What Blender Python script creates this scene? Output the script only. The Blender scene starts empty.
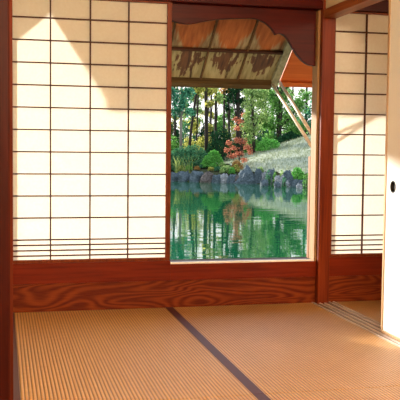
import bpy, math, random
from math import sin, cos, pi, radians, sqrt
from mathutils import Vector, Matrix, noise

rnd = random.Random(7)
sc = bpy.context.scene
COL = sc.collection

# ------------------------------------------------------------------ helpers
class MB:
    def __init__(s):
        s.v = []; s.f = []
    def box(s, x0, x1, y0, y1, z0, z1):
        b = len(s.v)
        s.v += [(x0,y0,z0),(x1,y0,z0),(x1,y1,z0),(x0,y1,z0),(x0,y0,z1),(x1,y0,z1),(x1,y1,z1),(x0,y1,z1)]
        s.f += [(b,b+3,b+2,b+1),(b+4,b+5,b+6,b+7),(b,b+1,b+5,b+4),(b+1,b+2,b+6,b+5),(b+2,b+3,b+7,b+6),(b+3,b,b+4,b+7)]
        return s
    def hexa(s, p):                      # eight corners, bottom ring then top ring
        b = len(s.v); s.v += [tuple(q) for q in p]
        s.f += [(b,b+3,b+2,b+1),(b+4,b+5,b+6,b+7),(b,b+1,b+5,b+4),(b+1,b+2,b+6,b+5),(b+2,b+3,b+7,b+6),(b+3,b,b+4,b+7)]
        return s
    def prism(s, pts, y0, y1):           # outline in x,z extruded in y
        b = len(s.v); n = len(pts)
        s.v += [(x,y0,z) for x,z in pts] + [(x,y1,z) for x,z in pts]
        s.f.append(tuple(range(b, b+n))); s.f.append(tuple(range(b+2*n-1, b+n-1, -1)))
        for i in range(n):
            j = (i+1) % n
            s.f.append((b+i, b+n+i, b+n+j, b+j))
        return s
    def tube(s, pts, radii, n=8):
        b = len(s.v); P = [Vector(p) for p in pts]
        for i, p in enumerate(P):
            d = (P[min(i+1,len(P)-1)] - P[max(i-1,0)]).normalized()
            a = d.cross(Vector((0,1,0)) if abs(d.y) < .9 else Vector((1,0,0))).normalized(); c = d.cross(a)
            for k in range(n):
                t = 2*pi*k/n
                s.v.append(tuple(p + (a*cos(t) + c*sin(t))*radii[i]))
        for i in range(len(P)-1):
            for k in range(n):
                q = b+i*n; s.f.append((q+k, q+(k+1)%n, q+n+(k+1)%n, q+n+k))
        s.f.append(tuple(b+k for k in reversed(range(n)))); e = b+(len(P)-1)*n
        s.f.append(tuple(e+k for k in range(n)))
        return s
    def leaf(s, p, size, up=.3, r=rnd):
        n = Vector((r.gauss(0,1), r.gauss(0,1), r.gauss(0,1)+up)).normalized()
        a = n.orthogonal().normalized(); c = n.cross(a)
        t = r.random()*2*pi; u = a*cos(t)+c*sin(t); w = n.cross(u)
        L = size*r.uniform(.7,1.3); Wd = L*.5
        b = len(s.v); p = Vector(p)
        s.v += [tuple(p-u*L*.5), tuple(p+w*Wd*.5+n*L*.08), tuple(p+u*L*.5), tuple(p-w*Wd*.5+n*L*.08)]
        s.f.append((b,b+1,b+2,b+3))
    def build(s, name, mat, parent=None, smooth=False, bevel=0):
        me = bpy.data.meshes.new(name); me.from_pydata(s.v, [], s.f); me.update()
        o = bpy.data.objects.new(name, me); COL.objects.link(o)
        me.materials.append(mat)
        if smooth:
            for p in me.polygons: p.use_smooth = True
        if bevel:
            m = o.modifiers.new('bevel','BEVEL'); m.width = bevel; m.segments = 2; m.limit_method = 'ANGLE'
        if parent:
            o.parent = parent
            o.location = -Vector(parent.location) if True else o.location
        return o

def tag(o, label=None, cat=None, group=None, kind=None):
    if label: o['label'] = label
    if cat: o['category'] = cat
    if group: o['group'] = group
    if kind: o['kind'] = kind
    return o
def empty(name, loc, label, cat, group=None):
    o = bpy.data.objects.new(name, None); COL.objects.link(o); o.location = loc
    o.empty_display_size = .1
    return tag(o, label, cat, group)
def struct(o, label=None):
    return tag(o, label, None, None, 'structure')

# ------------------------------------------------------------------ materials
def newmat(name):
    m = bpy.data.materials.new(name); m.use_nodes = True
    nt = m.node_tree; nt.nodes.clear()
    out = nt.nodes.new('ShaderNodeOutputMaterial')
    return m, nt, out
def N(nt, typ, **kw):
    n = nt.nodes.new(typ)
    for k, v in kw.items():
        if k in n.inputs: n.inputs[k].default_value = v
        else: setattr(n, k, v)
    return n
def ramp(nt, stops, interp='LINEAR'):
    r = nt.nodes.new('ShaderNodeValToRGB'); e = r.color_ramp.elements; r.color_ramp.interpolation = interp
    while len(e) < len(stops): e.new(.5)
    for i, (p, c) in enumerate(stops):
        e[i].position = p; e[i].color = (c[0], c[1], c[2], 1)
    return r
def coords(nt, scale, kind='Object', rot=(0,0,0)):
    t = nt.nodes.new('ShaderNodeTexCoord'); m = nt.nodes.new('ShaderNodeMapping')
    m.inputs['Scale'].default_value = scale; m.inputs['Rotation'].default_value = rot
    nt.links.new(t.outputs[kind], m.inputs['Vector'])
    return m
def wood(name, dark, light, axis='x', rough=.35, spec=.14, grain=1.0, figure=False, coat=0.0):
    m, nt, out = newmat(name); L = nt.links.new
    lo, hi = 1.2*grain, 26*grain
    scv = {'x':(lo,hi,hi),'y':(hi,lo,hi),'z':(hi,hi,lo)}[axis]
    mp = coords(nt, scv)
    if figure:
        # cathedral figure: distorted bands
        mp.inputs['Scale'].default_value = (1.5, 4, 8.5)
        big = N(nt,'ShaderNodeTexNoise'); big.inputs['Scale'].default_value = 1.0; big.inputs['Detail'].default_value = 1.2; big.inputs['Distortion'].default_value = .35
        L(mp.outputs[0], big.inputs['Vector'])
        k1 = N(nt,'ShaderNodeMath', operation='MULTIPLY'); k1.inputs[1].default_value = 85; L(big.outputs['Fac'], k1.inputs[0])
        k2 = N(nt,'ShaderNodeMath', operation='SINE'); L(k1.outputs[0], k2.inputs[0])
        k3 = N(nt,'ShaderNodeMath', operation='MULTIPLY_ADD'); k3.inputs[1].default_value = .15; k3.inputs[2].default_value = .20; L(k2.outputs[0], k3.inputs[0])
        mp2 = coords(nt, (2.5,40,60)); nz = N(nt,'ShaderNodeTexNoise'); nz.inputs['Detail'].default_value = 5; L(mp2.outputs[0], nz.inputs['Vector'])
        ml = N(nt,'ShaderNodeMath', operation='MULTIPLY_ADD'); ml.inputs[1].default_value = .55; L(nz.outputs['Fac'], ml.inputs[0]); L(k3.outputs[0], ml.inputs[2]); fac = ml.outputs[0]
    else:
        nz = N(nt,'ShaderNodeTexNoise'); nz.inputs['Scale'].default_value = 2.0; nz.inputs['Detail'].default_value = 8
        nz.inputs['Roughness'].default_value = .6; nz.inputs['Distortion'].default_value = .4
        L(mp.outputs[0], nz.inputs['Vector']); fac = nz.outputs['Fac']
    r = ramp(nt, [(.25, dark), (.72, light)]); L(fac, r.inputs[0])
    b = N(nt,'ShaderNodeBsdfPrincipled', Roughness=rough); b.inputs['Specular IOR Level'].default_value = spec
    if coat: b.inputs['Coat Weight'].default_value = coat; b.inputs['Coat Roughness'].default_value = .2
    L(r.outputs[0], b.inputs['Base Color'])
    bp = N(nt,'ShaderNodeBump', Strength=.12, Distance=.004); L(fac, bp.inputs['Height']); L(bp.outputs[0], b.inputs['Normal'])
    L(b.outputs[0], out.inputs[0])
    return m
def plain(name, c, rough=.6, spec=.4, var=.08, scale=8, metallic=0, bump=0):
    m, nt, out = newmat(name); L = nt.links.new
    mp = coords(nt, (scale,)*3)
    nz = N(nt,'ShaderNodeTexNoise'); nz.inputs['Detail'].default_value = 6; L(mp.outputs[0], nz.inputs['Vector'])
    r = ramp(nt, [(.3, [x*(1-var) for x in c]), (.7, [min(1,x*(1+var)) for x in c])]); L(nz.outputs['Fac'], r.inputs[0])
    b = N(nt,'ShaderNodeBsdfPrincipled', Roughness=rough, Metallic=metallic); b.inputs['Specular IOR Level'].default_value = spec
    L(r.outputs[0], b.inputs['Base Color'])
    if bump:
        bp = N(nt,'ShaderNodeBump', Strength=bump, Distance=.02); L(nz.outputs['Fac'], bp.inputs['Height']); L(bp.outputs[0], b.inputs['Normal'])
    L(b.outputs[0], out.inputs[0])
    return m

RED_D, RED_L = (.060,.0060,.0020), (.20,.030,.0070)
M = {}
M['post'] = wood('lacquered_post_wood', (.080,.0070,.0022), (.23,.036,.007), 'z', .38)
M['nearpost'] = wood('darkened_post_wood', (.018,.0012,.0008), (.058,.005,.002), 'z', .4)  # post wood darkened in the colour to offset strong lamp light
M['chamfer'] = wood('lit_chamfer_wood', (.040,.004,.0018), (.13,.020,.005), 'z', .4)  # lighter tone paints in the light the chamfer catches from the floor
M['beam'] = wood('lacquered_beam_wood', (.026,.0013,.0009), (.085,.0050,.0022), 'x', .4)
M['kamoi'] = wood('track_beam_wood', (.18,.038,.010), (.38,.11,.028), 'y', .32)
M['rail'] = wood('sill_rail_wood', (.095,.0065,.0016), (.21,.022,.0042), 'x', .38)
M['panel'] = wood('figured_panel_wood', (.085,.0075,.0018), (.24,.045,.008), 'x', .38, figure=True)
M['screenwood'] = wood('screen_frame_wood', (.10,.014,.004), (.22,.045,.011), 'z', .4)
M['lattice'] = wood('lattice_wood', (.045,.010,.006), (.10,.028,.014), 'z', .5)
M['jamb'] = wood('weathered_jamb_wood', (.25,.125,.050), (.42,.245,.11), 'z', .6)
M['outerpost'] = wood('weathered_brown_wood', (.20,.085,.035), (.36,.17,.075), 'z', .6)
M['sill'] = plain('pale_sill_rail', (.86,.85,.83), .35, .5)
M['groove'] = plain('dark_sill_groove', (.035,.018,.014), .5)
M['plaster'] = plain('beige_plaster', (.66,.56,.36), .9, .2, .05, 30, bump=.1)
M['ceil'] = wood('ceiling_boards', (.18,.085,.035), (.32,.17,.08), 'y', .6)
M['subfloor'] = wood('subfloor_wood', (.16,.07,.03), (.28,.14,.06), 'y', .6)
M['fusuma'] = plain('fusuma_paper', (.80,.77,.70), .85, .2, .02, 40)
M['fusumaframe'] = wood('fusuma_frame_wood', (.34,.20,.10), (.56,.38,.21), 'z', .4)
M['pull'] = plain('black_pull', (.012,.010,.009), .5, .3)
M['border'] = plain('tatami_border_cloth', (.070,.022,.036), .5, .3, .2, 120)
M['trackwood'] = wood('floor_track_wood', (.075,.030,.016), (.15,.07,.04), 'y', .3)
M['ridge'] = wood('floor_track_ridge_wood', (.52,.40,.32), (.74,.62,.54), 'y', .25)
M['rafter'] = wood('weathered_rafter', (.055,.028,.014), (.15,.085,.04), 'y', .7)
M['batten'] = wood('dark_batten', (.030,.012,.008), (.075,.032,.02), 'x', .7)
M['edgerail'] = wood('awning_edge_wood', (.035,.020,.008), (.12,.075,.030), 'x', .7)
M['barge'] = wood('pale_barge_wood', (.15,.14,.075), (.34,.34,.23), 'y', .7)
M['whiteedge'] = plain('white_painted_edge', (.80,.82,.76), .5)
M['orange'] = wood('orange_awning_boards', (.42,.085,.018), (.60,.155,.035), 'x', .55, grain=.6)
M['bamboo'] = wood('weathered_pole_wood', (.60,.50,.38), (.86,.77,.64), 'y', .5)

# shoji paper: lets daylight through
m, nt, out = newmat('shoji_paper'); L = nt.links.new
mp = coords(nt, (14,14,14)); nz = N(nt,'ShaderNodeTexNoise'); nz.inputs['Detail'].default_value = 8; L(mp.outputs[0], nz.inputs['Vector'])
r = ramp(nt, [(.3,(.92,.87,.79)),(.7,(.96,.92,.85))]); L(nz.outputs['Fac'], r.inputs[0])
df = N(nt,'ShaderNodeBsdfDiffuse'); tr = N(nt,'ShaderNodeBsdfTranslucent'); mx = N(nt,'ShaderNodeMixShader'); mx.inputs[0].default_value = .53
L(r.outputs[0], df.inputs[0]); L(r.outputs[0], tr.inputs[0]); L(df.outputs[0], mx.inputs[1]); L(tr.outputs[0], mx.inputs[2]); L(mx.outputs[0], out.inputs[0])
M['paper'] = m

# tatami: woven rush, ribs every 15 mm across the mat
def tatami(name):
    m, nt, out = newmat(name); L = nt.links.new
    t = N(nt,'ShaderNodeTexCoord'); sx = N(nt,'ShaderNodeSeparateXYZ'); L(t.outputs['Object'], sx.inputs[0])
    def mth(op, a, b=None):
        n = N(nt,'ShaderNodeMath', operation=op)
        for i, q in enumerate((a,b)):
            if q is None: continue
            if isinstance(q, (int,float)): n.inputs[i].default_value = q
            else: L(q, n.inputs[i])
        return n.outputs[0]
    rib = mth('ABSOLUTE', mth('SINE', mth('MULTIPLY', sx.outputs['X'], pi/.015)))      # one rib per 15 mm
    rush = mth('SINE', mth('MULTIPLY', sx.outputs['Y'], 2*pi/.0125))
    mp = coords(nt, (3.0,60,3)); nz = N(nt,'ShaderNodeTexNoise'); nz.inputs['Detail'].default_value = 5; L(mp.outputs[0], nz.inputs['Vector'])
    mp2 = coords(nt, (1.6,1.6,1.6)); nz2 = N(nt,'ShaderNodeTexNoise'); nz2.inputs['Detail'].default_value = 3; L(mp2.outputs[0], nz2.inputs['Vector'])
    r = ramp(nt, [(.3,(.50,.250,.070)),(.7,(.70,.40,.140))]); L(nz.outputs['Fac'], r.inputs[0])
    r2 = ramp(nt, [(.0,(.14,.08,.05)),(.6,(.92,.90,.88)),(1,(1,1,1))]); L(rib, r2.inputs[0])
    mu = N(nt,'ShaderNodeMix', data_type='RGBA', blend_type='MULTIPLY'); mu.inputs['Factor'].default_value = 1
    L(r.outputs[0], mu.inputs['A']); L(r2.outputs[0], mu.inputs['B'])
    b = N(nt,'ShaderNodeBsdfPrincipled', Roughness=.38); b.inputs['Specular IOR Level'].default_value = .9
    L(mu.outputs['Result'], b.inputs['Base Color'])
    h = mth('ADD', mth('MULTIPLY', rib, 1.0), mth('MULTIPLY', rush, .12))
    bp = N(nt,'ShaderNodeBump', Strength=.75, Distance=.004); L(h, bp.inputs['Height']); L(bp.outputs[0], b.inputs['Normal'])
    L(b.outputs[0], out.inputs[0])
    return m
M['tatami'] = tatami('tatami_rush')

# awning boards: two weathered finishes
def awning_board(name, upper):
    m, nt, out = newmat(name); L = nt.links.new
    t = N(nt,'ShaderNodeTexCoord'); sx = N(nt,'ShaderNodeSeparateXYZ'); L(t.outputs['Generated'], sx.inputs[0])
    mp = coords(nt, (45,7,7)); nz = N(nt,'ShaderNodeTexNoise'); nz.inputs['Scale'].default_value = 1; nz.inputs['Detail'].default_value = 7; L(mp.outputs[0], nz.inputs['Vector'])
    mp2 = coords(nt, (9,5,5)); n2 = N(nt,'ShaderNodeTexNoise'); n2.inputs['Detail'].default_value = 4; L(mp2.outputs[0], n2.inputs['Vector'])
    b = N(nt,'ShaderNodeBsdfPrincipled', Roughness=.8)
    def mth(op, a, b_=None):
        n = N(nt,'ShaderNodeMath', operation=op)
        for i, q in enumerate((a,b_)):
            if q is None: continue
            if isinstance(q,(int,float)): n.inputs[i].default_value = q
            else: L(q, n.inputs[i])
        return n.outputs[0]
    def mixc(f, a, c):
        k = N(nt,'ShaderNodeMix', data_type='RGBA'); L(f, k.inputs['Factor']); L(a, k.inputs['A']); L(c, k.inputs['B']); return k.outputs['Result']
    u = mth('ABSOLUTE', mth('SUBTRACT', sx.outputs['X'], .5))         # 0 at mid-bay, .5 at rafters
    v = sx.outputs['Y']                                              # 1 at the outer edge
    if upper:
        c1 = ramp(nt, [(.25,(.22,.058,.012)),(.75,(.46,.145,.034))]); L(nz.outputs['Fac'], c1.inputs[0])
        c2 = ramp(nt, [(.3,(.10,.06,.025)),(.7,(.36,.29,.155))]); L(nz.outputs['Fac'], c2.inputs[0])
        edge = mth('ADD', mth('ADD', mth('MULTIPLY', v, 1.0), mth('MULTIPLY', u, .9)), mth('MULTIPLY', nz.outputs['Fac'], .55))
        f = ramp(nt, [(.66,(0,0,0)),(.72,(1,1,1))]); k = mth('MULTIPLY', edge, .5); L(k, f.inputs[0])
        col = mixc(f.outputs[0], c1.outputs[0], c2.outputs[0])
    else:
        c1 = ramp(nt, [(.25,(.11,.095,.036)),(.5,(.235,.205,.092)),(.8,(.38,.345,.19))]); L(nz.outputs['Fac'], c1.inputs[0])
        c2 = ramp(nt, [(.3,(.035,.016,.010)),(.7,(.15,.060,.024))]); L(nz.outputs['Fac'], c2.inputs[0])
        d = mth('ADD', mth('MULTIPLY', u, 1.15), mth('MULTIPLY', mth('ABSOLUTE', mth('SUBTRACT', v, .34)), 1.05))
        d = mth('ADD', d, mth('MULTIPLY', mth('SUBTRACT', n2.outputs['Fac'], .5), 1.0))
        d = mth('ADD', d, mth('MULTIPLY', mth('SUBTRACT', nz.outputs['Fac'], .5), 1.7))
        f = ramp(nt, [(.40,(1,1,1)),(.52,(0,0,0))]); L(d, f.inputs[0])
        col = mixc(f.outputs[0], c1.outputs[0], c2.outputs[0])
    L(col, b.inputs['Base Color'])
    bp = N(nt,'ShaderNodeBump', Strength=.5, Distance=.01); L(nz.outputs['Fac'], bp.inputs['Height']); L(bp.outputs[0], b.inputs['Normal'])
    L(b.outputs[0], out.inputs[0])
    return m
M['board_up'] = awning_board('orange_peeling_boards', True)
M['board_low'] = awning_board('mossy_stained_boards', False)

def leafmat(name, c1, c2, transl=.45):
    m, nt, out = newmat(name); L = nt.links.new
    g = N(nt,'ShaderNodeNewGeometry')
    r = ramp(nt, [(0,c1),(1,c2)]); L(g.outputs['Random Per Island'], r.inputs[0])
    df = N(nt,'ShaderNodeBsdfDiffuse'); tr = N(nt,'ShaderNodeBsdfTranslucent'); mx = N(nt,'ShaderNodeMixShader'); mx.inputs[0].default_value = transl
    L(r.outputs[0], df.inputs[0]); L(r.outputs[0], tr.inputs[0]); L(df.outputs[0], mx.inputs[1]); L(tr.outputs[0], mx.inputs[2]); L(mx.outputs[0], out.inputs[0])
    return m
M['leaf_teal'] = leafmat('blue_green_leaves', (.02,.13,.08), (.20,.58,.34))
M['leaf_green'] = leafmat('mid_green_leaves', (.03,.13,.025), (.30,.60,.15))
M['leaf_lime'] = leafmat('yellow_green_leaves', (.14,.19,.03), (.80,.74,.20))
M['leaf_pale'] = leafmat('pale_green_leaves', (.09,.22,.05), (.58,.72,.28))
M['leaf_dark'] = leafmat('dark_evergreen_leaves', (.008,.035,.018), (.035,.11,.045), .25)
M['leaf_hedge'] = leafmat('clipped_azalea_leaves', (.02,.10,.05), (.15,.38,.18), .35)
M['leaf_bright'] = leafmat('bright_green_leaves', (.07,.30,.04), (.26,.62,.15))
M['leaf_red'] = leafmat('red_maple_leaves', (.36,.085,.045), (.78,.36,.22))
M['leaf_rust'] = leafmat('rusty_leaves', (.34,.16,.04), (.62,.40,.14))
M['blade'] = leafmat('sword_leaves', (.12,.20,.04), (.45,.52,.16))
M['bark'] = wood('dark_bark', (.020,.016,.014), (.060,.046,.036), 'z', .9, .2, .3)
M['bark_pale'] = wood('pale_bark', (.14,.12,.10), (.30,.27,.23), 'z', .9, .2, .3)

def rockmat(name, a, b_, c):
    m, nt, out = newmat(name); L = nt.links.new
    mp = coords(nt, (3,3,5)); nz = N(nt,'ShaderNodeTexNoise'); nz.inputs['Detail'].default_value = 9; nz.inputs['Roughness'].default_value = .7
    L(mp.outputs[0], nz.inputs['Vector'])
    r = ramp(nt, [(.3,a),(.5,b_),(.72,c)]); L(nz.outputs['Fac'], r.inputs[0])
    b = N(nt,'ShaderNodeBsdfPrincipled', Roughness=.8); L(r.outputs[0], b.inputs['Base Color'])
    bp = N(nt,'ShaderNodeBump', Strength=.8, Distance=.08); L(nz.outputs['Fac'], bp.inputs['Height']); L(bp.outputs[0], b.inputs['Normal'])
    L(b.outputs[0], out.inputs[0]); return m
M['rock_blue'] = rockmat('blue_grey_stone', (.016,.026,.034), (.066,.096,.115), (.20,.245,.27))
M['rock_grey'] = rockmat('pale_grey_stone', (.06,.065,.07), (.24,.25,.26), (.55,.56,.56))
M['rock_brown'] = rockmat('brown_stone', (.035,.028,.025), (.11,.085,.075), (.22,.19,.17))
M['soil'] = plain('leaf_litter_ground', (.045,.050,.022), .95, .1, .5, 3, bump=.5)
def moundmat():
    m, nt, out = newmat('pale_dry_lawn'); L = nt.links.new
    mp = coords(nt, (.7,.7,.7)); nz = N(nt,'ShaderNodeTexNoise'); nz.inputs['Detail'].default_value = 10; nz.inputs['Roughness'].default_value = .75; L(mp.outputs[0], nz.inputs['Vector'])
    r = ramp(nt, [(.28,(.23,.255,.165)),(.5,(.28,.305,.21)),(.74,(.36,.37,.28))]); L(nz.outputs['Fac'], r.inputs[0])
    b = N(nt,'ShaderNodeBsdfPrincipled', Roughness=.95); L(r.outputs[0], b.inputs['Base Color']); L(b.outputs[0], out.inputs[0]); return m
M['mound'] = moundmat()
M['grass'] = leafmat('pale_grass_blades', (.22,.26,.15), (.35,.38,.26), .3)
def watermat():
    m, nt, out = newmat('pond_water'); L = nt.links.new
    mp = coords(nt, (.45,1.0,1)); nz = N(nt,'ShaderNodeTexNoise'); nz.inputs['Scale'].default_value = 2.6; nz.inputs['Detail'].default_value = 2.5; L(mp.outputs[0], nz.inputs['Vector'])
    b = N(nt,'ShaderNodeBsdfPrincipled', Roughness=.01, IOR=1.5); b.inputs['Base Color'].default_value = (.003,.092,.036,1)
    bp = N(nt,'ShaderNodeBump', Strength=.060, Distance=.05); L(nz.outputs['Fac'], bp.inputs['Height']); L(bp.outputs[0], b.inputs['Normal'])
    L(b.outputs[0], out.inputs[0]); return m
M['water'] = watermat()

# ------------------------------------------------------------------ camera
cam = bpy.data.cameras.new('camera'); co = bpy.data.objects.new('camera', cam); COL.objects.link(co)
F = 832.846; cam.sensor_width = 36; cam.lens = F/400*36; cam.clip_end = 500
CP = Vector((-.06571, -4.83543, .94791))
CR = Vector((.97294841,-.23076533,.01089742)); CU = Vector((.00369976,.06272845,.99802377)); CF = Vector((.23099286,.97098533,-.06188532))
mw = Matrix((( CR.x,CU.x,-CF.x,CP.x),(CR.y,CU.y,-CF.y,CP.y),(CR.z,CU.z,-CF.z,CP.z),(0,0,0,1)))
co.matrix_world = mw; sc.camera = co
def at(px, py, Y):                        # survey: the garden point at distance Y seen in that direction
    d = CF + CR*(px-200)/F - CU*(py-200)/F
    return CP + d*((Y-CP.y)/d.y)

# ------------------------------------------------------------------ room shell
WZ = 2.45
struct(MB().box(-2.2,4.4,-6.7,.10,-.60,-.055).build('floor', M['subfloor']))
struct(MB().box(-2.2,4.4,-6.7,.10,WZ,WZ+.08).build('ceiling', M['ceil']))
struct(MB().box(-2.2,4.4,-6.8,-6.7,-.05,WZ).build('wall_back', M['plaster']))
struct(MB().box(-2.3,-2.2,-6.7,.10,-.05,WZ).build('wall_left', M['plaster']))
struct(MB().box(4.4,4.5,-6.7,.10,-.05,WZ).build('wall_right', M['plaster']))
struct(MB().box(-.125,-.045,-1.955,-.001,-.055,WZ).build('wall_partition', M['plaster']))
w = MB(); w.box(-2.2,-.035,.001,.10,-.055,WZ); w.box(-.035,2.84,.001,.10,1.94,WZ); w.box(2.84,4.4,.001,.10,-.055,WZ)
struct(w.build('wall_front', M['plaster']))
struct(MB().box(1.845,1.895,-6.7,-.041,1.795,WZ).build('wall_upper', M['plaster']), 'beige plaster wall above the track beam')
# head beam of the window wall
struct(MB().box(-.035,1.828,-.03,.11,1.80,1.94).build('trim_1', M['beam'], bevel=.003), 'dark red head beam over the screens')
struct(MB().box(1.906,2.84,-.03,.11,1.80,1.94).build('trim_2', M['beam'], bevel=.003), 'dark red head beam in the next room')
# corner post
struct(MB().box(1.829,1.905,-.04,.11,-.055,WZ).build('trim_3', M['post'], bevel=.004), 'red-brown square post between the two screens')
struct(MB().box(1.829,1.918,-6.7,-.041,1.745,1.795).build('trim_4', M['kamoi'], bevel=.004), 'orange-brown track beam above the sliding door')
# near post at the left edge, chamfered
p = MB(); a,b_,c = -.140,-.033,.012
pts = [(a,-2.06),(b_-c,-2.06),(b_,-2.06+c),(b_,-1.956),(a,-1.956)]
bb = len(p.v); n = len(pts)
p.v += [(x,y,-.055) for x,y in pts]+[(x,y,WZ) for x,y in pts]
p.f += [tuple(range(n-1,-1,-1)), tuple(range(n,2*n))] + [(i,(i+1)%n,(i+1)%n+n,i+n) for i in range(n)]
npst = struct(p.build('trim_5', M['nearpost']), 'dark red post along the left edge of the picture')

MB().hexa([(b_-c-.002,-2.0605,-.055),(b_+.0005,-2.06+c-.002,-.055),(b_+.0005,-2.046,-.055),(b_-c,-2.052,-.055),(b_-c-.002,-2.0605,1.9),(b_+.0005,-2.06+c-.002,1.9),(b_+.0005,-2.046,1.9),(b_-c,-2.052,1.9)]).build('chamfer_strip', M['chamfer'], npst)
# low panelling under the screens
def wainscot(name, x0, x1, label):
    o = MB().box(x0,x1,.0,.10,-.05,.159).build(name, M['panel'])
    struct(o, label)
    rl = MB()
    if name == 'baseboard_left':
        rl.box(x0,.9065,-.006,.10,.160,.279); rl.box(.9065,x1,-.006,.10,.160,.2575)
    else: rl.box(x0,x1,-.006,.10,.160,.279)
    rl.build('rail', M['rail'], o, bevel=.0015)
    return o
wainscot('baseboard_left', -.035, 1.828, 'dark red grained low wood panel under the big screen and opening')
wainscot('baseboard_right', 1.906, 2.84, 'dark red low wood panel in the next room')

# window opening: sill rails and outer jamb
wn = struct(MB().box(.907,1.814,.006,.112,.2580,.2640).build('window_1', M['groove']), 'open window onto the pond with pale sill')
MB().box(.907,1.814,-.006,.006,.2580,.2690).build('sill_rail', M['sill'], wn)
MB().box(.907,1.811,.1125,.124,.235,.2675).build('outer_rail', M['groove'], wn)
MB().box(1.8145,1.8285,-.001,.085,.2580,1.795).build('jamb', M['jamb'], wn)

# carved lintel board with wave-cut lower edge
wave = [(.907,1.700),(.94,1.690),(.975,1.684),(1.012,1.682),(1.045,1.686),(1.073,1.693),(1.11,1.703),(1.164,1.714),(1.21,1.720),(1.256,1.724),
        (1.30,1.728),(1.349,1.731),(1.395,1.733),(1.43,1.731),(1.46,1.724),(1.48,1.715),(1.50,1.704),(1.518,1.690),(1.534,1.674),(1.546,1.657),(1.555,1.642),
        (1.568,1.648),(1.582,1.651),(1.598,1.648),(1.616,1.638),(1.634,1.620),(1.652,1.593),(1.674,1.557),(1.695,1.527),(1.715,1.507),(1.735,1.489),(1.755,1.475),(1.775,1.467),(1.8135,1.462)]
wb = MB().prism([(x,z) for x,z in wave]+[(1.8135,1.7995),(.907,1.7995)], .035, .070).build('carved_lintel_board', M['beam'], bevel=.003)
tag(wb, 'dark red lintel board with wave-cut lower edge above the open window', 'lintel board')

# ------------------------------------------------------------------ shoji screens
def shoji(x0, x1, st, verts, label, hor, y0=0.0):
    root = empty('shoji_screen', ((x0+x1)/2, y0, .2795), label, 'paper screen', 'paper screens along the window wall')
    z0, z1 = .2795, 1.7995
    for a, b2 in ((x0, x0+st), (x1-st, x1)):
        MB().box(a,b2,y0,y0+.030,z0,z1).build('stile', M['screenwood'], root, bevel=.002)
    MB().box(x0+st,x1-st,y0,y0+.030,z0,.297).build('rail', M['screenwood'], root)
    MB().box(x0+st,x1-st,y0,y0+.030,1.789,z1).build('rail', M['screenwood'], root)
    lt = MB()
    for x in verts: lt.box(x-.0038,x+.0038,y0+.004,y0+.018,.297,1.789)
    for z in hor: lt.box(x0+st,x1-st,y0+.003,y0+.017,z-.0036,z+.0036)
    lt.build('lattice', M['lattice'], root)
    MB().box(x0+st,x1-st,y0+.0185,y0+.0195,.297,1.789).build('paper', M['paper'], root)
    return root
hor = [.413+.1263*k for k in range(11)] + [.3205,.351,.382]
shoji(-.034,.905,.0275,[.204,.430,.652], 'large paper screen with square wood lattice left of the open window', hor)
shoji(1.9065,2.84,.0240,[2.139,2.350,2.561], 'narrower view of paper screen behind the white sliding door', hor)

# ------------------------------------------------------------------ sliding door (fusuma) and its floor track
fd = empty('sliding_door', (1.8575,-1.34,.004), 'white paper sliding door with round black pull at right edge', 'sliding door')
XA, XB, PY, PZ, HQ, PR = 1.850, 1.865, -.982, .765, .045, .029
YA, YB, ZA, ZB = -1.771, -.906, .022, 1.730
pn = MB(); pn.box(XA,XB,YA,PY-HQ,ZA,ZB); pn.box(XA,XB,PY+HQ,YB,ZA,ZB); pn.box(XA,XB,PY-HQ,PY+HQ,ZA,PZ-HQ); pn.box(XA,XB,PY-HQ,PY+HQ,PZ+HQ,ZB)
nn = 32; b0 = len(pn.v)
for k in range(nn):
    a = 2*pi*k/nn; q = max(abs(cos(a)),abs(sin(a)))
    pn.v.append((XA, PY+HQ*cos(a)/q, PZ+HQ*sin(a)/q)); pn.v.append((XA, PY+PR*cos(a), PZ+PR*sin(a)))
for k in range(nn):
    a, c2 = b0+2*k, b0+2*((k+1)%nn); pn.f.append((a,c2,c2+1,a+1))
pn.build('panel', M['fusuma'], fd)
f = MB()
for a in ((-1.789,YA),(YB,-.888)): f.box(1.846,1.869,a[0],a[1],.004,1.744)
f.box(1.846,1.869,YA,YB,.004,ZA); f.box(1.846,1.869,YA,YB,ZB,1.744)
f.build('frame', M['fusumaframe'], fd, bevel=.002)
hd = MB()
prof = [(XA+.0005,PR+.0025),(XA-.0015,PR+.002),(XA-.0015,PR-.001),(XA+.0005,PR-.0025),(XA+.012,PR-.004),(XA+.012,.0005)]
for x_, r_ in prof:
    for k in range(nn):
        a = 2*pi*k/nn; hd.v.append((x_, PY+r_*cos(a), PZ+r_*sin(a)))
for m_ in range(len(prof)-1):
    for k in range(nn): hd.f.append((m_*nn+k, (m_+1)*nn+k, (m_+1)*nn+(k+1)%nn, m_*nn+(k+1)%nn))
h_ = hd.build('pull', M['pull'], fd)
h_['label'] = 'round black finger pull'
struct_t = struct(MB().box(1.803,1.955,-3.6,-.0065,-.055,-.006).build('trim_6', M['trackwood']), 'wooden floor track between the two rooms')
rd = MB()
for x in (1.803,1.838,1.873,1.912,1.943):
    rd.box(x,x+.012,-3.6,-.007,-.0055,.002)
rd.build('ridge', M['ridge'], struct_t)

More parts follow.
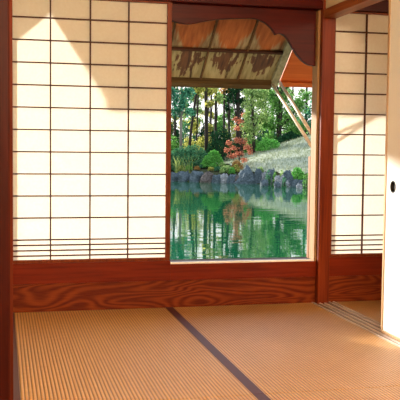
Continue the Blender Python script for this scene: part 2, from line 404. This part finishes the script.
# ------------------------------------------------------------------ tatami mats
def mat(x0, x1, y0, y1, label, borders, bl=.030):
    root = empty('tatami_mat', ((x0+x1)/2,(y0+y1)/2,-.055), label, 'tatami mat', 'tatami mats on the floor')
    g = .002
    o = MB().box(x0+g,x1-g,y0+g,y1-g,-.055,-.001).build('rush_cover', M['tatami'], root, bevel=.003)
    for x in borders:
        a, b2 = (x0+.0003, x0+bl) if x == 'l' else (x1-.024, x1-.0003)
        MB().box(a,b2,y0+g,y1-g,-.0009,.0006).build('border', M['border'], root)
mat(-.032,.9,-1.8,-.0065, 'golden tatami mat under the big paper screen, left of the dark cloth border', 'lr')
mat(.9,1.802,-1.8,-.0065, 'golden tatami mat under the open window beside the floor track', 'l', .022)
mat(.9,1.802,-3.6,-1.8, 'tatami mat at the bottom edge, in front of the cross seam', 'l', .022)
mat(-.030,.9,-3.6,-1.8, 'tatami mat at the bottom left corner, nearest the left post', 'lr')
mat(1.956,2.86,-1.8,-.0065, 'shaded tatami mat in the next room behind the sliding door', '')

# ------------------------------------------------------------------ awnings outside
SL = .75; ED, EZ = .80, 1.402
def aw(x, y, up=0.0):                     # a point on the underside, raised along the normal by up
    k = sqrt(1+SL*SL)
    return Vector((x, y + up*SL/k, EZ + SL*(ED-y) + up/k))
def slab(mb, x0, x1, ya, yb, t0, t1):
    mb.hexa([aw(x0,ya,t0),aw(x1,ya,t0),aw(x1,yb,t0),aw(x0,yb,t0),aw(x0,ya,t1),aw(x1,ya,t1),aw(x1,yb,t1),aw(x0,yb,t1)])
    return mb
ra = [.025,.235,.47,.735,1.0,1.265,1.53,1.795]
YT = .125
root = empty('window_awning', (.9,.12,1.9), 'weathered wooden awning with peeling boards sloping down outside the open window', 'awning')
for i in range(len(ra)-1):
    slab(MB(), ra[i]+.001, ra[i+1]-.001, YT, .545, .018, .030).build('board', M['board_up'], root)
    slab(MB(), ra[i]+.001, ra[i+1]-.001, .546, ED-.002, .018, .030).build('board', M['board_low'], root)
for x in ra[:-1]:
    slab(MB(), x-.0055, x+.0055, YT, ED-.02, -.002, .017).build('rafter', M['rafter'], root)
slab(MB(), ra[0], 1.775, .538, .552, -.006, .012).build('batten', M['batten'], root)
slab(MB(), ra[0]-.01, 1.775, ED-.022, ED+.014, -.030, .0175).build('edge_rail', M['edgerail'], root)
slab(MB(), 1.776, 1.826, YT, ED+.012, -.010, .030).build('barge_board', M['barge'], root)['label'] = 'pale weathered end board'
root2 = empty('side_awning', (2.4,.12,1.9), 'bright orange awning beside the weathered one, above the leaning poles', 'awning')
slab(MB(), 1.8415, 3.1, YT, ED-.01, .010, .028).build('board', M['orange'], root2)
slab(MB(), 1.8415, 3.1, ED-.03, ED+.005, -.012, .0095).build('edge_rail', M['orange'], root2)
# unseen awning-like slab, added to cast the slanted shadow on the paper
mb = MB()
e = [(.010,.300),(-.84,.765),(-2.4,.765),(-2.4,YT),(.010,YT)]
bb = len(mb.v); n = len(e)
mb.v += [tuple(aw(x,y,.0)) for x,y in e] + [tuple(aw(x,y,.02)) for x,y in e]
mb.f += [tuple(range(n)), tuple(range(2*n-1,n-1,-1))] + [(i,i+n,(i+1)%n+n,(i+1)%n) for i in range(n)]
tag(mb.build('shadow_canopy', M['rafter']), 'unseen slab with slanted end, added to shade the left part of the paper screen', 'awning')
# leaning poles
for k, (A, B) in enumerate((((1.822,.097,.970),(1.7785,.765,1.401)),((1.829,.122,1.052),(1.832,.765,1.419)))):
    A, B = Vector(A), Vector(B)
    mbx = MB().tube([A, A.lerp(B,.5), B], [.0115,.011,.010], 8)
    o = mbx.build('prop_pole', M['bamboo'], smooth=True)
    tag(o, ('lower of two leaning poles from window post to awning edge','upper of two leaning poles from window post to awning edge')[k], 'pole', 'leaning poles that prop the awning')
# short outer post
tag(MB().box(1.812,1.8280,.0865,.123,-.6,.905).build('outer_post', M['outerpost'], bevel=.003), 'short thin brown post outside the right window jamb', 'post')

# ------------------------------------------------------------------ pond and ground
WL = -.5
def shore(x):
    pts = [(-40,36),(0,33),(6,31.3),(7.6,30.8),(8.6,29.3),(9.6,28.6),(10.6,28.2),(11.2,26.2),(12.2,24.8),(14,23.6),(20,18),(26,12),(40,2)]
    for (a,b2),(c,d) in zip(pts, pts[1:]):
        if x <= c: return b2 + (d-b2)*(x-a)/(c-a)
    return 2
def ridge(x):
    pts = [(-99,.25),(10.4,.28),(11.1,.48),(11.7,.72),(13.1,1.10),(14.3,1.48),(16,2.0),(20,2.8),(99,3)]
    for (a,b2),(c,d) in zip(pts, pts[1:]):
        if x <= c: return b2 + (d-b2)*(x-a)/(c-a)
    return 3
def ground(x, y):
    s = y - shore(x)
    if s < 0: return WL - .35*min(1, -s/.8)
    base = WL + .35*min(1, s/.5) + .35*min(1, max(0,s-.4)/2.5)
    t = max(0,min(1, s/7.5)); t = t*t*(3-2*t)*.6 + t*.4
    back = max(0, min(1, (y-34)/3)); back = 1-back*back*(3-2*back)
    rz = ridge(x)
    h = base + max(0, rz - .22)*t*(.35+.65*back) if rz > .3 else base
    if y > 36: h += .02*(y-36)
    return h
def terrain(x0,x1,nx,y0,y1,ny, name, mat, keep):
    mb = MB(); idx = {}
    for j in range(ny+1):
        for i in range(nx+1):
            x = x0+(x1-x0)*i/nx; y = y0+(y1-y0)*j/ny
            z = ground(x,y) + .05*noise.noise(Vector((x*.9,y*.9,0))) + (.02*noise.noise(Vector((x*4,y*4,3))))
            idx[i,j] = len(mb.v); mb.v.append((x,y,z))
    for j in range(ny):
        for i in range(nx):
            x = x0+(x1-x0)*(i+.5)/nx; y = y0+(y1-y0)*(j+.5)/ny
            if keep(x,y): mb.f.append((idx[i,j],idx[i+1,j],idx[i+1,j+1],idx[i,j+1]))
    return mb.build(name, mat, smooth=True)
inm = lambda x,y: x > 9.9 and y < 36 and y-shore(x) > .9 and ridge(x) > .24
struct(terrain(-30,40,140,2,72,140,'ground',M['soil'],lambda x,y: True), 'wooded garden ground beyond the pond')
md = terrain(9.5,24,116,17,36,152,'grass_mound',M['mound'],inm)
for v in md.data.vertices: v.co.z += .06
struct(md, 'pale grassy mound rising at the right of the far shore')
struct(MB().box(-30,40,.30,38,WL-.02,WL).build('water', M['water']), 'green pond reflecting trees below the window')
gb = MB(); g_r = random.Random(3)
for k in range(9000):
    x = g_r.uniform(10,16.5); y = g_r.uniform(23.5,35.5)
    if not inm(x,y): continue
    z = ground(x,y)+.06; h = g_r.uniform(.05,.13); dx, dy = g_r.uniform(-.05,.05), g_r.uniform(-.05,.05); wd = g_r.uniform(.012,.03)
    b0 = len(gb.v); t = g_r.random()*pi
    gb.v += [(x-cos(t)*wd,y-sin(t)*wd,z-.02),(x+cos(t)*wd,y+sin(t)*wd,z-.02),(x+dx,y+dy,z+h)]; gb.f.append((b0,b0+1,b0+2))
tag(gb.build('grass', M['grass']), 'short pale grass covering the mound', 'grass', kind='stuff')

# ------------------------------------------------------------------ rocks
def rock(px, py_top, Y, wpx, matn, label, seed, peak=0.0, depth=.8, base=None):
    r = random.Random(seed)
    if base is None:
        for _ in range(4): Y = shore(at(px, py_top, Y).x) + .12
    top = at(px, py_top, Y); half = wpx*(Y-CP.y)/F/2
    z0 = (min(ground(top.x, Y), WL) if base is None else base) - .12
    H = top.z - z0
    mb = MB(); nu, nv = 18, 10
    sd = r.uniform(0,50); lean = r.uniform(-.25,.25)*(1 if peak else .4)
    for j in range(nv+1):
        th = pi*.5*j/nv
        for i in range(nu):
            ph = 2*pi*i/nu
            if peak: rr = (1-(j/nv))**.8 if peak > .5 else cos(th)**.8; zz = (j/nv) 
            else: rr = cos(th)**.45; zz = sin(th)**.55
            q = Vector((cos(ph)*rr, sin(ph)*rr, zz))
            d = 1 + .42*noise.noise(q*1.5+Vector((sd,0,0))) + .22*noise.noise(q*3.6+Vector((0,sd,0))); d = round(d*7)/7*.6 + d*.4
            mb.v.append((half*(q.x*d + lean*zz), half*depth*q.y*d, H*zz*(1+.26*noise.noise(q*2.2+Vector((0,0,sd))))))
    for j in range(nv):
        for i in range(nu): mb.f.append((j*nu+i, j*nu+(i+1)%nu, (j+1)*nu+(i+1)%nu, (j+1)*nu+i))
    mb.f.append(tuple(reversed(range(nu))))
    o = mb.build('rock', M[matn]); o.location = (top.x, Y, z0)
    return tag(o, label, 'rock', 'rocks along the far shore')
rock(174,173,31.4,13,'rock_blue','low blue-grey rock at the waterline beside the screen edge',1)
rock(185,172,31.0,15,'rock_blue','flat blue-grey slab under the clipped hedge, second rock along the shore',2)
rock(197,171.5,30.9,16,'rock_blue','wide dark slab at the waterline under the middle of the hedge',3)
rock(199,160,32.3,9,'rock_blue','rounded blue-grey rock higher up the bank among the hedge leaves',4,base=-.1)
rock(208,173,30.4,13,'rock_brown','brownish flat-topped rock at the waterline left of the bright green shrub',5)
rock(217,175,29.7,12,'rock_blue','small dark rock at the waterline under the bright green shrub',6)
rock(225,174,29.4,9,'rock_grey','small pale rock at the waterline below the red maple',7)
rock(232,175,29.0,11,'rock_blue','low dark rock just left of the big pointed boulder',8)
rock(247,165.5,28.1,23,'rock_blue','big pointed blue-grey boulder standing at the waterline',9,peak=.4)
rock(258,170,28.0,9,'rock_blue','squat grey rock against the right side of the pointed boulder',10)
rock(264,173,27.3,8,'rock_grey','small pale rock right of the pointed boulder',11)
rock(272,170,27.4,10,'rock_blue','dark round rock highest on the bank in the right group',12,base=-.45)
rock(271,178,26.3,11,'rock_grey','pale grey rock at the waterline below the dark round rock',13)
rock(280,176,26.0,12,'rock_grey','pale rounded rock in the middle of the right group',14)
rock(289,172.5,26.2,11,'rock_blue','tall blue-grey rock left of the small green bush on the bank',15)
rock(287,182,25.0,9,'rock_grey','small pale rock touching water below the small green bush',16)
rock(295,181,24.7,10,'rock_blue','low dark rock at the waterline below the small green bush',17)
rock(302,180,24.4,11,'rock_blue','low blue-grey rock at the waterline near the window jamb',18)
rock(309,178,24.2,10,'rock_grey','pale rock at the waterline touching the window jamb in view',19)
rock(264,180,26.2,9,'rock_blue','low dark rock standing in the water before the right group',20,base=WL)
rock(277,182,25.4,8,'rock_blue','tiny dark rock standing in the water below the pale rounded rock',21,base=WL)
rock(268,178,26.6,8,'rock_grey','whitish rock at the waterline between the squat grey rock and the right group',23)
rock(283,181,25.2,7,'rock_grey','whitish stone low at the waterline, middle of the right group',24)
rock(299,184,24.5,7,'rock_grey','small whitish stone in the water before the low blue-grey rocks',25,base=WL)
rock(252,179,27.9,7,'rock_grey','small pale stone at the water below the right flank of the pointed boulder',26)
rock(239,176,28.4,8,'rock_brown','brown rock at the foot of the big pointed boulder',22)

# ------------------------------------------------------------------ plants
def blob(mb, c, rad, n, size, r, shell=.55, core=False):
    c = Vector(c)
    for _ in range(n):
        d = Vector((r.gauss(0,1), r.gauss(0,1), r.gauss(0,1))).normalized()
        k = shell + (1-shell)*r.random()
        k *= 1 + .25*noise.noise(d*2.3 + c)
        mb.leaf(c + Vector((d.x*rad[0]*k, d.y*rad[1]*k, d.z*rad[2]*k)), size, .5, r)
def shrub(name, px, py_top, Y, wpx, matn, label, seed, n=1500, size=.10, depth=.8, base=None, group='shrubs on the far bank', flat=1.0, cat='shrub'):
    r = random.Random(seed); top = at(px, py_top, Y); half = wpx*(Y-CP.y)/F/2
    z0 = ground(top.x, Y) if base is None else base
    H = max(.15, top.z - z0)
    root = empty(name, (top.x, Y, z0), label, cat, group)
    mb = MB()
    # dome of leaves over a bushy body
    for _ in range(n):
        ph = r.random()*2*pi; u = r.random(); rr = sqrt(1-u*u)
        k = r.uniform(.72,1.0)*(1+.22*noise.noise(Vector((cos(ph)*rr*2,sin(ph)*rr*2,u*2+seed))))
        mb.leaf((top.x + cos(ph)*rr*half*k, Y + sin(ph)*rr*half*depth*k, z0 + .03 + u**flat*H*k), size, .6, r)
    mb.build('foliage', M[matn], root)
    st = MB()
    for k in range(4):
        a = r.random()*2*pi
        st.tube([(top.x,Y,z0-.08),(top.x+cos(a)*half*.3,Y+sin(a)*half*.2,z0+H*.4),(top.x+cos(a)*half*.6,Y+sin(a)*half*.4,z0+H*.75)],[.03,.02,.008],5)
    st.build('stem', M['bark'], root)
    return root
def tree(name, trunk, Y, blobs, matn, label, seed, r0=.13, bark='bark', leaf=.17, dens=260, group='trees of the wood behind the pond', cat='tree'):
    """trunk: list of (px,py); blobs: (px,py,rx_px,rz_px)"""
    r = random.Random(seed)
    P = [at(a,b2,Y) for a,b2 in trunk]; P[0].z = ground(P[0].x, Y) - .1
    root = empty(name, (P[0].x, Y, P[0].z), label, cat, group)
    st = MB(); n = len(P)
    st.tube(P, [r0*.72*(1-.6*i/(n-1)) for i in range(n)], 9)
    cr = MB(); k_ = (Y-CP.y)/F
    for (px,py,rx,rz) in blobs:
        yy = Y + r.uniform(-.35,.35)*rx*k_
        c = at(px, py, yy); rad = (rx*k_, rx*k_*.8, rz*k_)
        # branch to the nearest point of the trunk below
        cand = [q for q in P if q.z < c.z] or [P[0]]
        q = min(cand, key=lambda q_: (q_-c).length)
        mid = q.lerp(c,.5) + Vector((0,0,-.08*(q-c).length))
        st.tube([q, mid, c], [r0*.30, r0*.18, r0*.07], 5)
        blob(cr, c, rad, int(dens*rx*rz/100*1.0)+40, leaf, r, .25)
    st.build('trunk', M[bark], root, smooth=True)
    cr.build('crown', M[matn], root)
    return root
TOP = -60
# tall trunks with thin yellow-green crowns
tree('broadleaf_tree', [(181,160),(181,118),(182,70),(184,20)], 34.5, [(180,100,13,13),(176,112,9,7),(188,92,8,8),(172,92,8,9),(190,112,7,6),(182,75,15,12),(176,50,14,12),(190,35,12,10)], 'leaf_teal', 'blue-green leafy tree with pale trunk beside the screen edge', 31, .11, 'bark_pale', .16)
tree('leaning_tree', [(188,162),(191,130),(196,96),(200,60),(205,15),(208,TOP)], 36, [(199,90,6,6),(194,84,6,5),(214,-5,12,10)], 'leaf_lime', 'thin dark tree leaning right, just right of the blue-green tree', 32, .11)
tree('straight_tree', [(206.5,160),(206.5,130),(206,95),(206,50),(205,0),(205,TOP)], 37, [(202,88,7,5),(212,91,8,6),(209,104,5,4),(210,-10,12,10)], 'leaf_lime', 'straight dark trunk with yellow-green leaves, second trunk from the screen edge', 33, .16)
tree('straight_tree', [(215.5,160),(215.5,130),(216,95),(217,40),(217,TOP)], 38, [(214,86,8,5),(219,98,6,5),(216,20,10,9),(221,-30,12,10)], 'leaf_pale', 'straight trunk behind the dark dome bush, pale green leaves above', 34, .13)
tree('slim_tree', [(224,160),(224,125),(224,90),(223,40),(223,TOP)], 40, [(226,90,8,5),(224,30,9,9)], 'leaf_rust', 'slim trunk with rusty leaves above the dark dome bush', 35, .10)
tree('slim_tree', [(230,160),(229,125),(229,90),(230,40),(231,TOP)], 41, [(232,96,8,6),(231,20,9,9),(227,108,4,4)], 'leaf_dark', 'slim trunk with dark leaves left of the darkest evergreen', 36, .10)
tree('evergreen_tree', [(238,160),(238,125),(238,90),(239,40),(239,TOP)], 36, [(236,100,8,8),(241,88,9,7),(232,90,7,6),(239,112,6,6),(245,100,5,5),(238,66,7,6),(239,30,9,8),(238,0,7,9)], 'leaf_dark', 'darkest evergreen tree standing above the red maple', 37, .19, leaf=.15)
tree('slim_tree', [(196,162),(197,128),(199,60),(201,TOP)], 42, [(194,126,7,9)], 'leaf_lime', 'slim far trunk between the leaning tree and the straight dark trunk', 38, .09)
tree('slim_tree', [(211,160),(211,120),(212,60),(212,TOP)], 44, [(209,128,5,6)], 'leaf_lime', 'slim far trunk between the two straight trunks', 39, .08)
tree('slim_tree', [(175,162),(175,120),(174,60),(173,TOP)], 40, [(172,70,12,10),(177,30,10,9)], 'leaf_green', 'slim trunk standing behind the blue-green tree', 40, .10)
tree('pale_tree', [(254,165),(253,130),(252,95),(252,50),(253,0)], 33.5, [(251,104,10,10),(248,92,8,7),(257,94,9,8),(254,118,9,8),(248,116,6,6),(262,106,8,9),(247,127,8,7),(256,130,9,7),(264,117,8,8),(263,95,8,8),(248,138,7,5),(255,70,13,12),(252,40,11,10)], 'leaf_pale', 'pale yellow-green tree left of the large green tree', 41, .12, leaf=.13, dens=360)
tree('spreading_tree', [(279,160),(279,128),(281,95),(283,50),(284,0)], 37, [(276,108,12,12),(268,94,11,9),(283,96,12,10),(272,124,12,10),(288,118,13,11),(298,106,12,11),(292,130,12,8),(300,128,11,9),(262,122,9,9),(270,138,9,6),(284,138,10,6),(306,96,9,6),(279,66,17,14),(296,72,12,10),(268,60,11,10),(284,35,14,12),(280,8,10,10)], 'leaf_green', 'large spreading green tree behind the grassy mound', 42, .22, leaf=.135, dens=520)
tree('broadleaf_tree', [(306,150),(306,120),(307,80),(308,20)], 41, [(308,112,7,8),(304,122,9,9),(312,126,9,10),(310,76,14,12),(305,45,12,10),(318,104,9,10)], 'leaf_teal', 'blue-green tree at the right end, partly behind the leaning poles', 43, .13)
# further trees left and right of the view
tree('broadleaf_tree', [(150,162),(150,118),(151,60),(152,0)], 36, [(150,100,13,14),(142,80,14,12),(158,85,12,12),(150,50,15,14)], 'leaf_green', 'green tree behind the large paper screen', 44, .14)
tree('broadleaf_tree', [(340,150),(340,110),(341,60),(342,0)], 38, [(338,100,15,16),(350,80,14,14),(332,76,14,12),(342,45,16,14)], 'leaf_green', 'green tree on the mound behind the second paper screen', 45, .15)
tree('broadleaf_tree', [(124,162),(124,118),(125,60),(126,0)], 37, [(124,100,13,14),(116,82,14,12),(132,85,12,12),(124,52,15,14)], 'leaf_teal', 'blue-green tree farther left behind the large paper screen', 48, .14)
shrub('azalea_hedge', 146,148,33.2,44,'leaf_hedge','clipped hedge hidden behind the large paper screen',73,2600,.10,.5)
# undergrowth
shrub('dome_bush', 221,127,35.0,30,'leaf_dark','dark green dome-shaped bush under the straight trunks',51,2600,.10)
shrub('azalea_hedge', 190,146,32.1,52,'leaf_hedge','wide clipped blue-green hedge above the left rocks',52,4600,.085,.42)
shrub('azalea_hedge', 170,152,31.9,22,'leaf_hedge','low clipped hedge at the waterline beside the screen edge',53,1300,.09)
shrub('leafy_shrub', 214,151,31.4,20,'leaf_bright','bright green shrub left of the red maple',54,1500,.10)
shrub('leafy_shrub', 207,157,31.2,13,'leaf_bright','smaller bright green shrub leaning over the brown rock',55,700,.09)
shrub('leafy_shrub', 227,166,29.6,15,'leaf_pale','pale green shrub at the waterline below the red maple',56,800,.08)
shrub('leafy_shrub', 181,166,31.5,8,'leaf_lime','small yellow-green shrub between the left rocks',57,350,.07)
shrub('leafy_shrub', 197,168,31.1,6,'leaf_rust','tiny rusty shrub on the wide dark slab',58,250,.06)
shrub('leafy_shrub', 205,135,38,26,'leaf_lime','yellow-green undergrowth below the straight dark trunk',59,1100,.13)
shrub('leafy_shrub', 190,138,37,26,'leaf_lime','yellow-green undergrowth below the leaning tree',60,1100,.13)
shrub('leafy_shrub', 173,136,37,20,'leaf_green','green undergrowth behind the clipped hedge beside the screen edge',61,900,.13)
shrub('leafy_shrub', 240,138,36,18,'leaf_dark','dark undergrowth behind the red maple',62,900,.12)
shrub('leafy_shrub', 232,124,44,26,'leaf_lime','far yellow-green bush between trunks above the dark dome bush',63,900,.15)
shrub('leafy_shrub', 253,137,35,20,'leaf_green','green bush under the pale tree at the mound foot',64,1100,.11)
shrub('leafy_shrub', 268,139,33,28,'leaf_bright','long bright green bush along the mound crest',65,1500,.10)
shrub('leafy_shrub', 290,131,36,36,'leaf_dark','dark green bushes under the large spreading tree',66,2000,.12)
shrub('leafy_shrub', 298,168,26.3,15,'leaf_bright','small green bush on the bank among the right rocks',67,900,.08)
shrub('leafy_shrub', 260,167,28.6,12,'leaf_pale','pale weeds right of the big pointed boulder',68,500,.07)
shrub('leafy_shrub', 237,160,30.0,13,'leaf_rust','rusty low shrub left of the big pointed boulder',69,600,.08)
shrub('leafy_shrub', 216,140,36.5,20,'leaf_dark','dark shrub beneath the dark dome bush',70,900,.11)
shrub('leafy_shrub', 282,170,26.8,9,'leaf_pale','pale weeds between the rocks of the right group',71,350,.07)
shrub('leafy_shrub', 268,171,27.2,8,'leaf_hedge','dark green tuft between the pointed boulder and the right rocks',72,350,.07)
# red maple
tree('maple_tree', [(240,168),(239,156),(241,146),(244,134)], 30.6, [(242,141,6,4),(234,148,6,3),(247,147,6,4),(239,154,6,4),(229,143,4,3),(237,140,4,4),(250,152,4,3),(232,156,6,3),(244,160,5,3),(227,150,4,3)], 'leaf_red', 'orange-red maple above the big pointed boulder', 46, .05, leaf=.085, dens=430)
tree('maple_tree', [(242,160),(241,140),(240,124),(240,110)], 34, [(240,122,5,4),(235,119,4,3),(245,127,5,3),(238,128,5,3),(243,115,3,3)], 'leaf_red', 'darker red maple in front of the darkest evergreen', 47, .05, leaf=.095, dens=330)
# far trees closing the wood
FAR = [(176,'leaf_lime','far yellow-green tree behind the blue-green tree'),(194,'leaf_pale','far pale tree behind the leaning tree'),(211,'leaf_lime','far yellow-green tree between the two straight trunks'),
       (228,'leaf_green','far green tree behind the slim trunks'),(247,'leaf_dark','far dark tree between the evergreen and the pale tree'),(266,'leaf_green','far green tree behind the pale yellow-green tree'),(292,'leaf_pale','far pale tree behind the large spreading tree')]
for k, (px, mt, lb) in enumerate(FAR):
    q = random.Random(200+k); bl = []
    for _ in range(17):
        bl.append((px+q.uniform(-10,10), q.uniform(86,136), q.uniform(4,7), q.uniform(3,5.5)))
    for _ in range(6 if px > 240 else 0):
        bl.append((px+q.uniform(-9,9), q.uniform(30,84), q.uniform(6,10), q.uniform(5,8)))
    tree('far_tree', [(px,160),(px+q.uniform(-1,1),120),(px+q.uniform(-2,2),70),(px+q.uniform(-3,3),0)], 47+q.uniform(-1.5,2.5), bl, mt, lb, 300+k, .10, leaf=.16, dens=330)
for k, (px,py,Y,w_,mt,lb) in enumerate([(172,122,45,24,'leaf_dark','dark far bush behind the blue-green tree trunk'),(190,119,46,24,'leaf_hedge','far green bush behind the leaning tree foot'),(207,121,45.5,22,'leaf_dark','dark far bush behind the straight dark trunk foot'),
    (221,119,46,22,'leaf_green','far green bush behind the dark dome bush'),(246,117,45,26,'leaf_dark','dark far bush behind the red maples'),(268,124,44,30,'leaf_hedge','far green bush behind the pale tree and the spreading tree'),(300,120,45,36,'leaf_dark','dark far bush behind the crest of the mound')]):
    shrub('far_bush', px, py, Y, w_, mt, lb, 500+k, 1500, .16, group='far bushes closing the wood', cat='bush')
# low plants along the waterline
LOW = [(192,163,31.9,10,'leaf_hedge','low clipped plant behind the wide dark slab'),(213,164,31.0,9,'leaf_bright','low bright plant under the smaller bright green shrub'),(236,165,29.6,9,'leaf_lime','low yellow-green plant under the maple, by the pointed boulder'),(177,168,31.6,7,'leaf_hedge','low green plant between the first two left rocks'),(189,166,31.4,8,'leaf_bright','low green plant above the flat blue-grey slab'),(202,165,31.2,9,'leaf_hedge','low dark green plant behind the brown flat-topped rock'),
       (211,168,30.4,7,'leaf_lime','low yellow-green plant right of the brown flat-topped rock'),(218,167,30.2,9,'leaf_hedge','low dark green plant under the bright green shrub'),(232,168,29.3,7,'leaf_bright','low green plant left of the big pointed boulder'),
       (223,163,30.6,10,'leaf_pale','pale leafy plant between the bright green shrub and the maple'),(275,171,27.0,6,'leaf_green','small plant behind the pale rounded rock'),(284,177,25.3,6,'leaf_hedge','small plant above the pale rock touching the water'),(306,172,25.0,9,'leaf_green','small green plant on the bank by the window jamb')]
for k, (px,py,Y,w_,mt,lb) in enumerate(LOW):
    shrub('low_plant', px, py, Y, w_, mt, lb, 400+k, 380, .065, group='low plants along the waterline', cat='plant')
# clump of sword-leaved plants before the hedge
sw = MB(); r_ = random.Random(9); c = at(184,158,31.1); zg = ground(c.x,31.1)
for k in range(30):
    a = r_.random()*2*pi; bx = c.x + r_.uniform(-.40,.40); by = 31.05 + r_.uniform(-.1,.1); h = r_.uniform(.4,.85)
    dx, dy = cos(a)*h*.35, sin(a)*h*.2; b0 = len(sw.v)
    sw.v += [(bx-.011,by,zg),(bx+.011,by,zg),(bx+dx*.5+.010,by+dy*.5,zg+h*.6),(bx+dx*.5-.010,by+dy*.5,zg+h*.6),(bx+dx,by+dy,zg+h*.95)]
    sw.f += [(b0,b0+1,b0+2,b0+3),(b0+3,b0+2,b0+4)]
tag(sw.build('sword_leaf_plant', M['blade']), 'spiky yellow-green plant in front of the clipped hedge', 'plant')

# ------------------------------------------------------------------ fill lamps, unseen, added under the ceiling to brighten the rooms
def emit(name, c, st):
    m, nt, out = newmat(name); e = nt.nodes.new('ShaderNodeEmission'); e.inputs[0].default_value = (*c,1); e.inputs[1].default_value = st
    nt.links.new(e.outputs[0], out.inputs[0]); return m
def fill_lamp(x, y, z, rad, inten, label):
    root = empty('added_fill_lamp', (x,y,z), label, 'lamp')
    mb = MB(); pts = []; rr = []
    for i in range(13):
        t = pi*(i+.6)/13.2; pts.append((x,y,z-cos(t)*rad*.85)); rr.append(rad*sin(t))
    mb.tube(pts, rr, 24).build('fill_lamp_shell', emit('fill_lamp_glow', (1,.80,.54), inten/(pi*rad*rad)), root, smooth=True)
    MB().tube([(x,y,z+rad*.85),(x,y,WZ)], [.006,.006], 6).build('cord', M['pull'], root)
fill_lamp(.75,-5.7,1.95,.24,15,'added round fill lamp at the back of the tatami room')
fill_lamp(.95,-3.2,2.12,.18,5.0,'added smaller round fill lamp in the middle of the tatami room')
fill_lamp(3.1,-3.4,2.0,.20,4.5,'added round fill lamp in the next room')

# ------------------------------------------------------------------ light
sun = bpy.data.lights.new('sun','SUN'); sun.energy = 5.7; sun.angle = radians(2.6); sun.color = (1,.95,.86)
so = bpy.data.objects.new('sun', sun); COL.objects.link(so)
AZ, PROF = radians(34), .275
d = Vector((sin(AZ), -cos(AZ), -PROF*cos(AZ))).normalized()
so.rotation_euler = d.to_track_quat('-Z','Y').to_euler()
wld = bpy.data.worlds.new('sky'); sc.world = wld; wld.use_nodes = True; nt = wld.node_tree; nt.nodes.clear()
o_ = nt.nodes.new('ShaderNodeOutputWorld'); bg = nt.nodes.new('ShaderNodeBackground')
tc = nt.nodes.new('ShaderNodeTexCoord'); sp = nt.nodes.new('ShaderNodeSeparateXYZ'); nt.links.new(tc.outputs['Generated'], sp.inputs[0])
rp = ramp(nt, [(.0,(.95,.93,.90)),(.25,(.92,.95,1.0)),(.8,(.62,.78,1.0))]); nt.links.new(sp.outputs['Z'], rp.inputs[0])
nt.links.new(rp.outputs[0], bg.inputs[0]); bg.inputs[1].default_value = .90
nt.links.new(bg.outputs[0], o_.inputs[0])

sc.view_settings.view_transform = 'Standard'; sc.view_settings.look = 'None'; sc.view_settings.gamma = 1
sc.view_settings.exposure = 1.0; sc.view_settings.use_curve_mapping = False
sc.cycles.use_denoising = True
sc.cycles.max_bounces = 10; sc.cycles.diffuse_bounces = 6; sc.cycles.transmission_bounces = 8
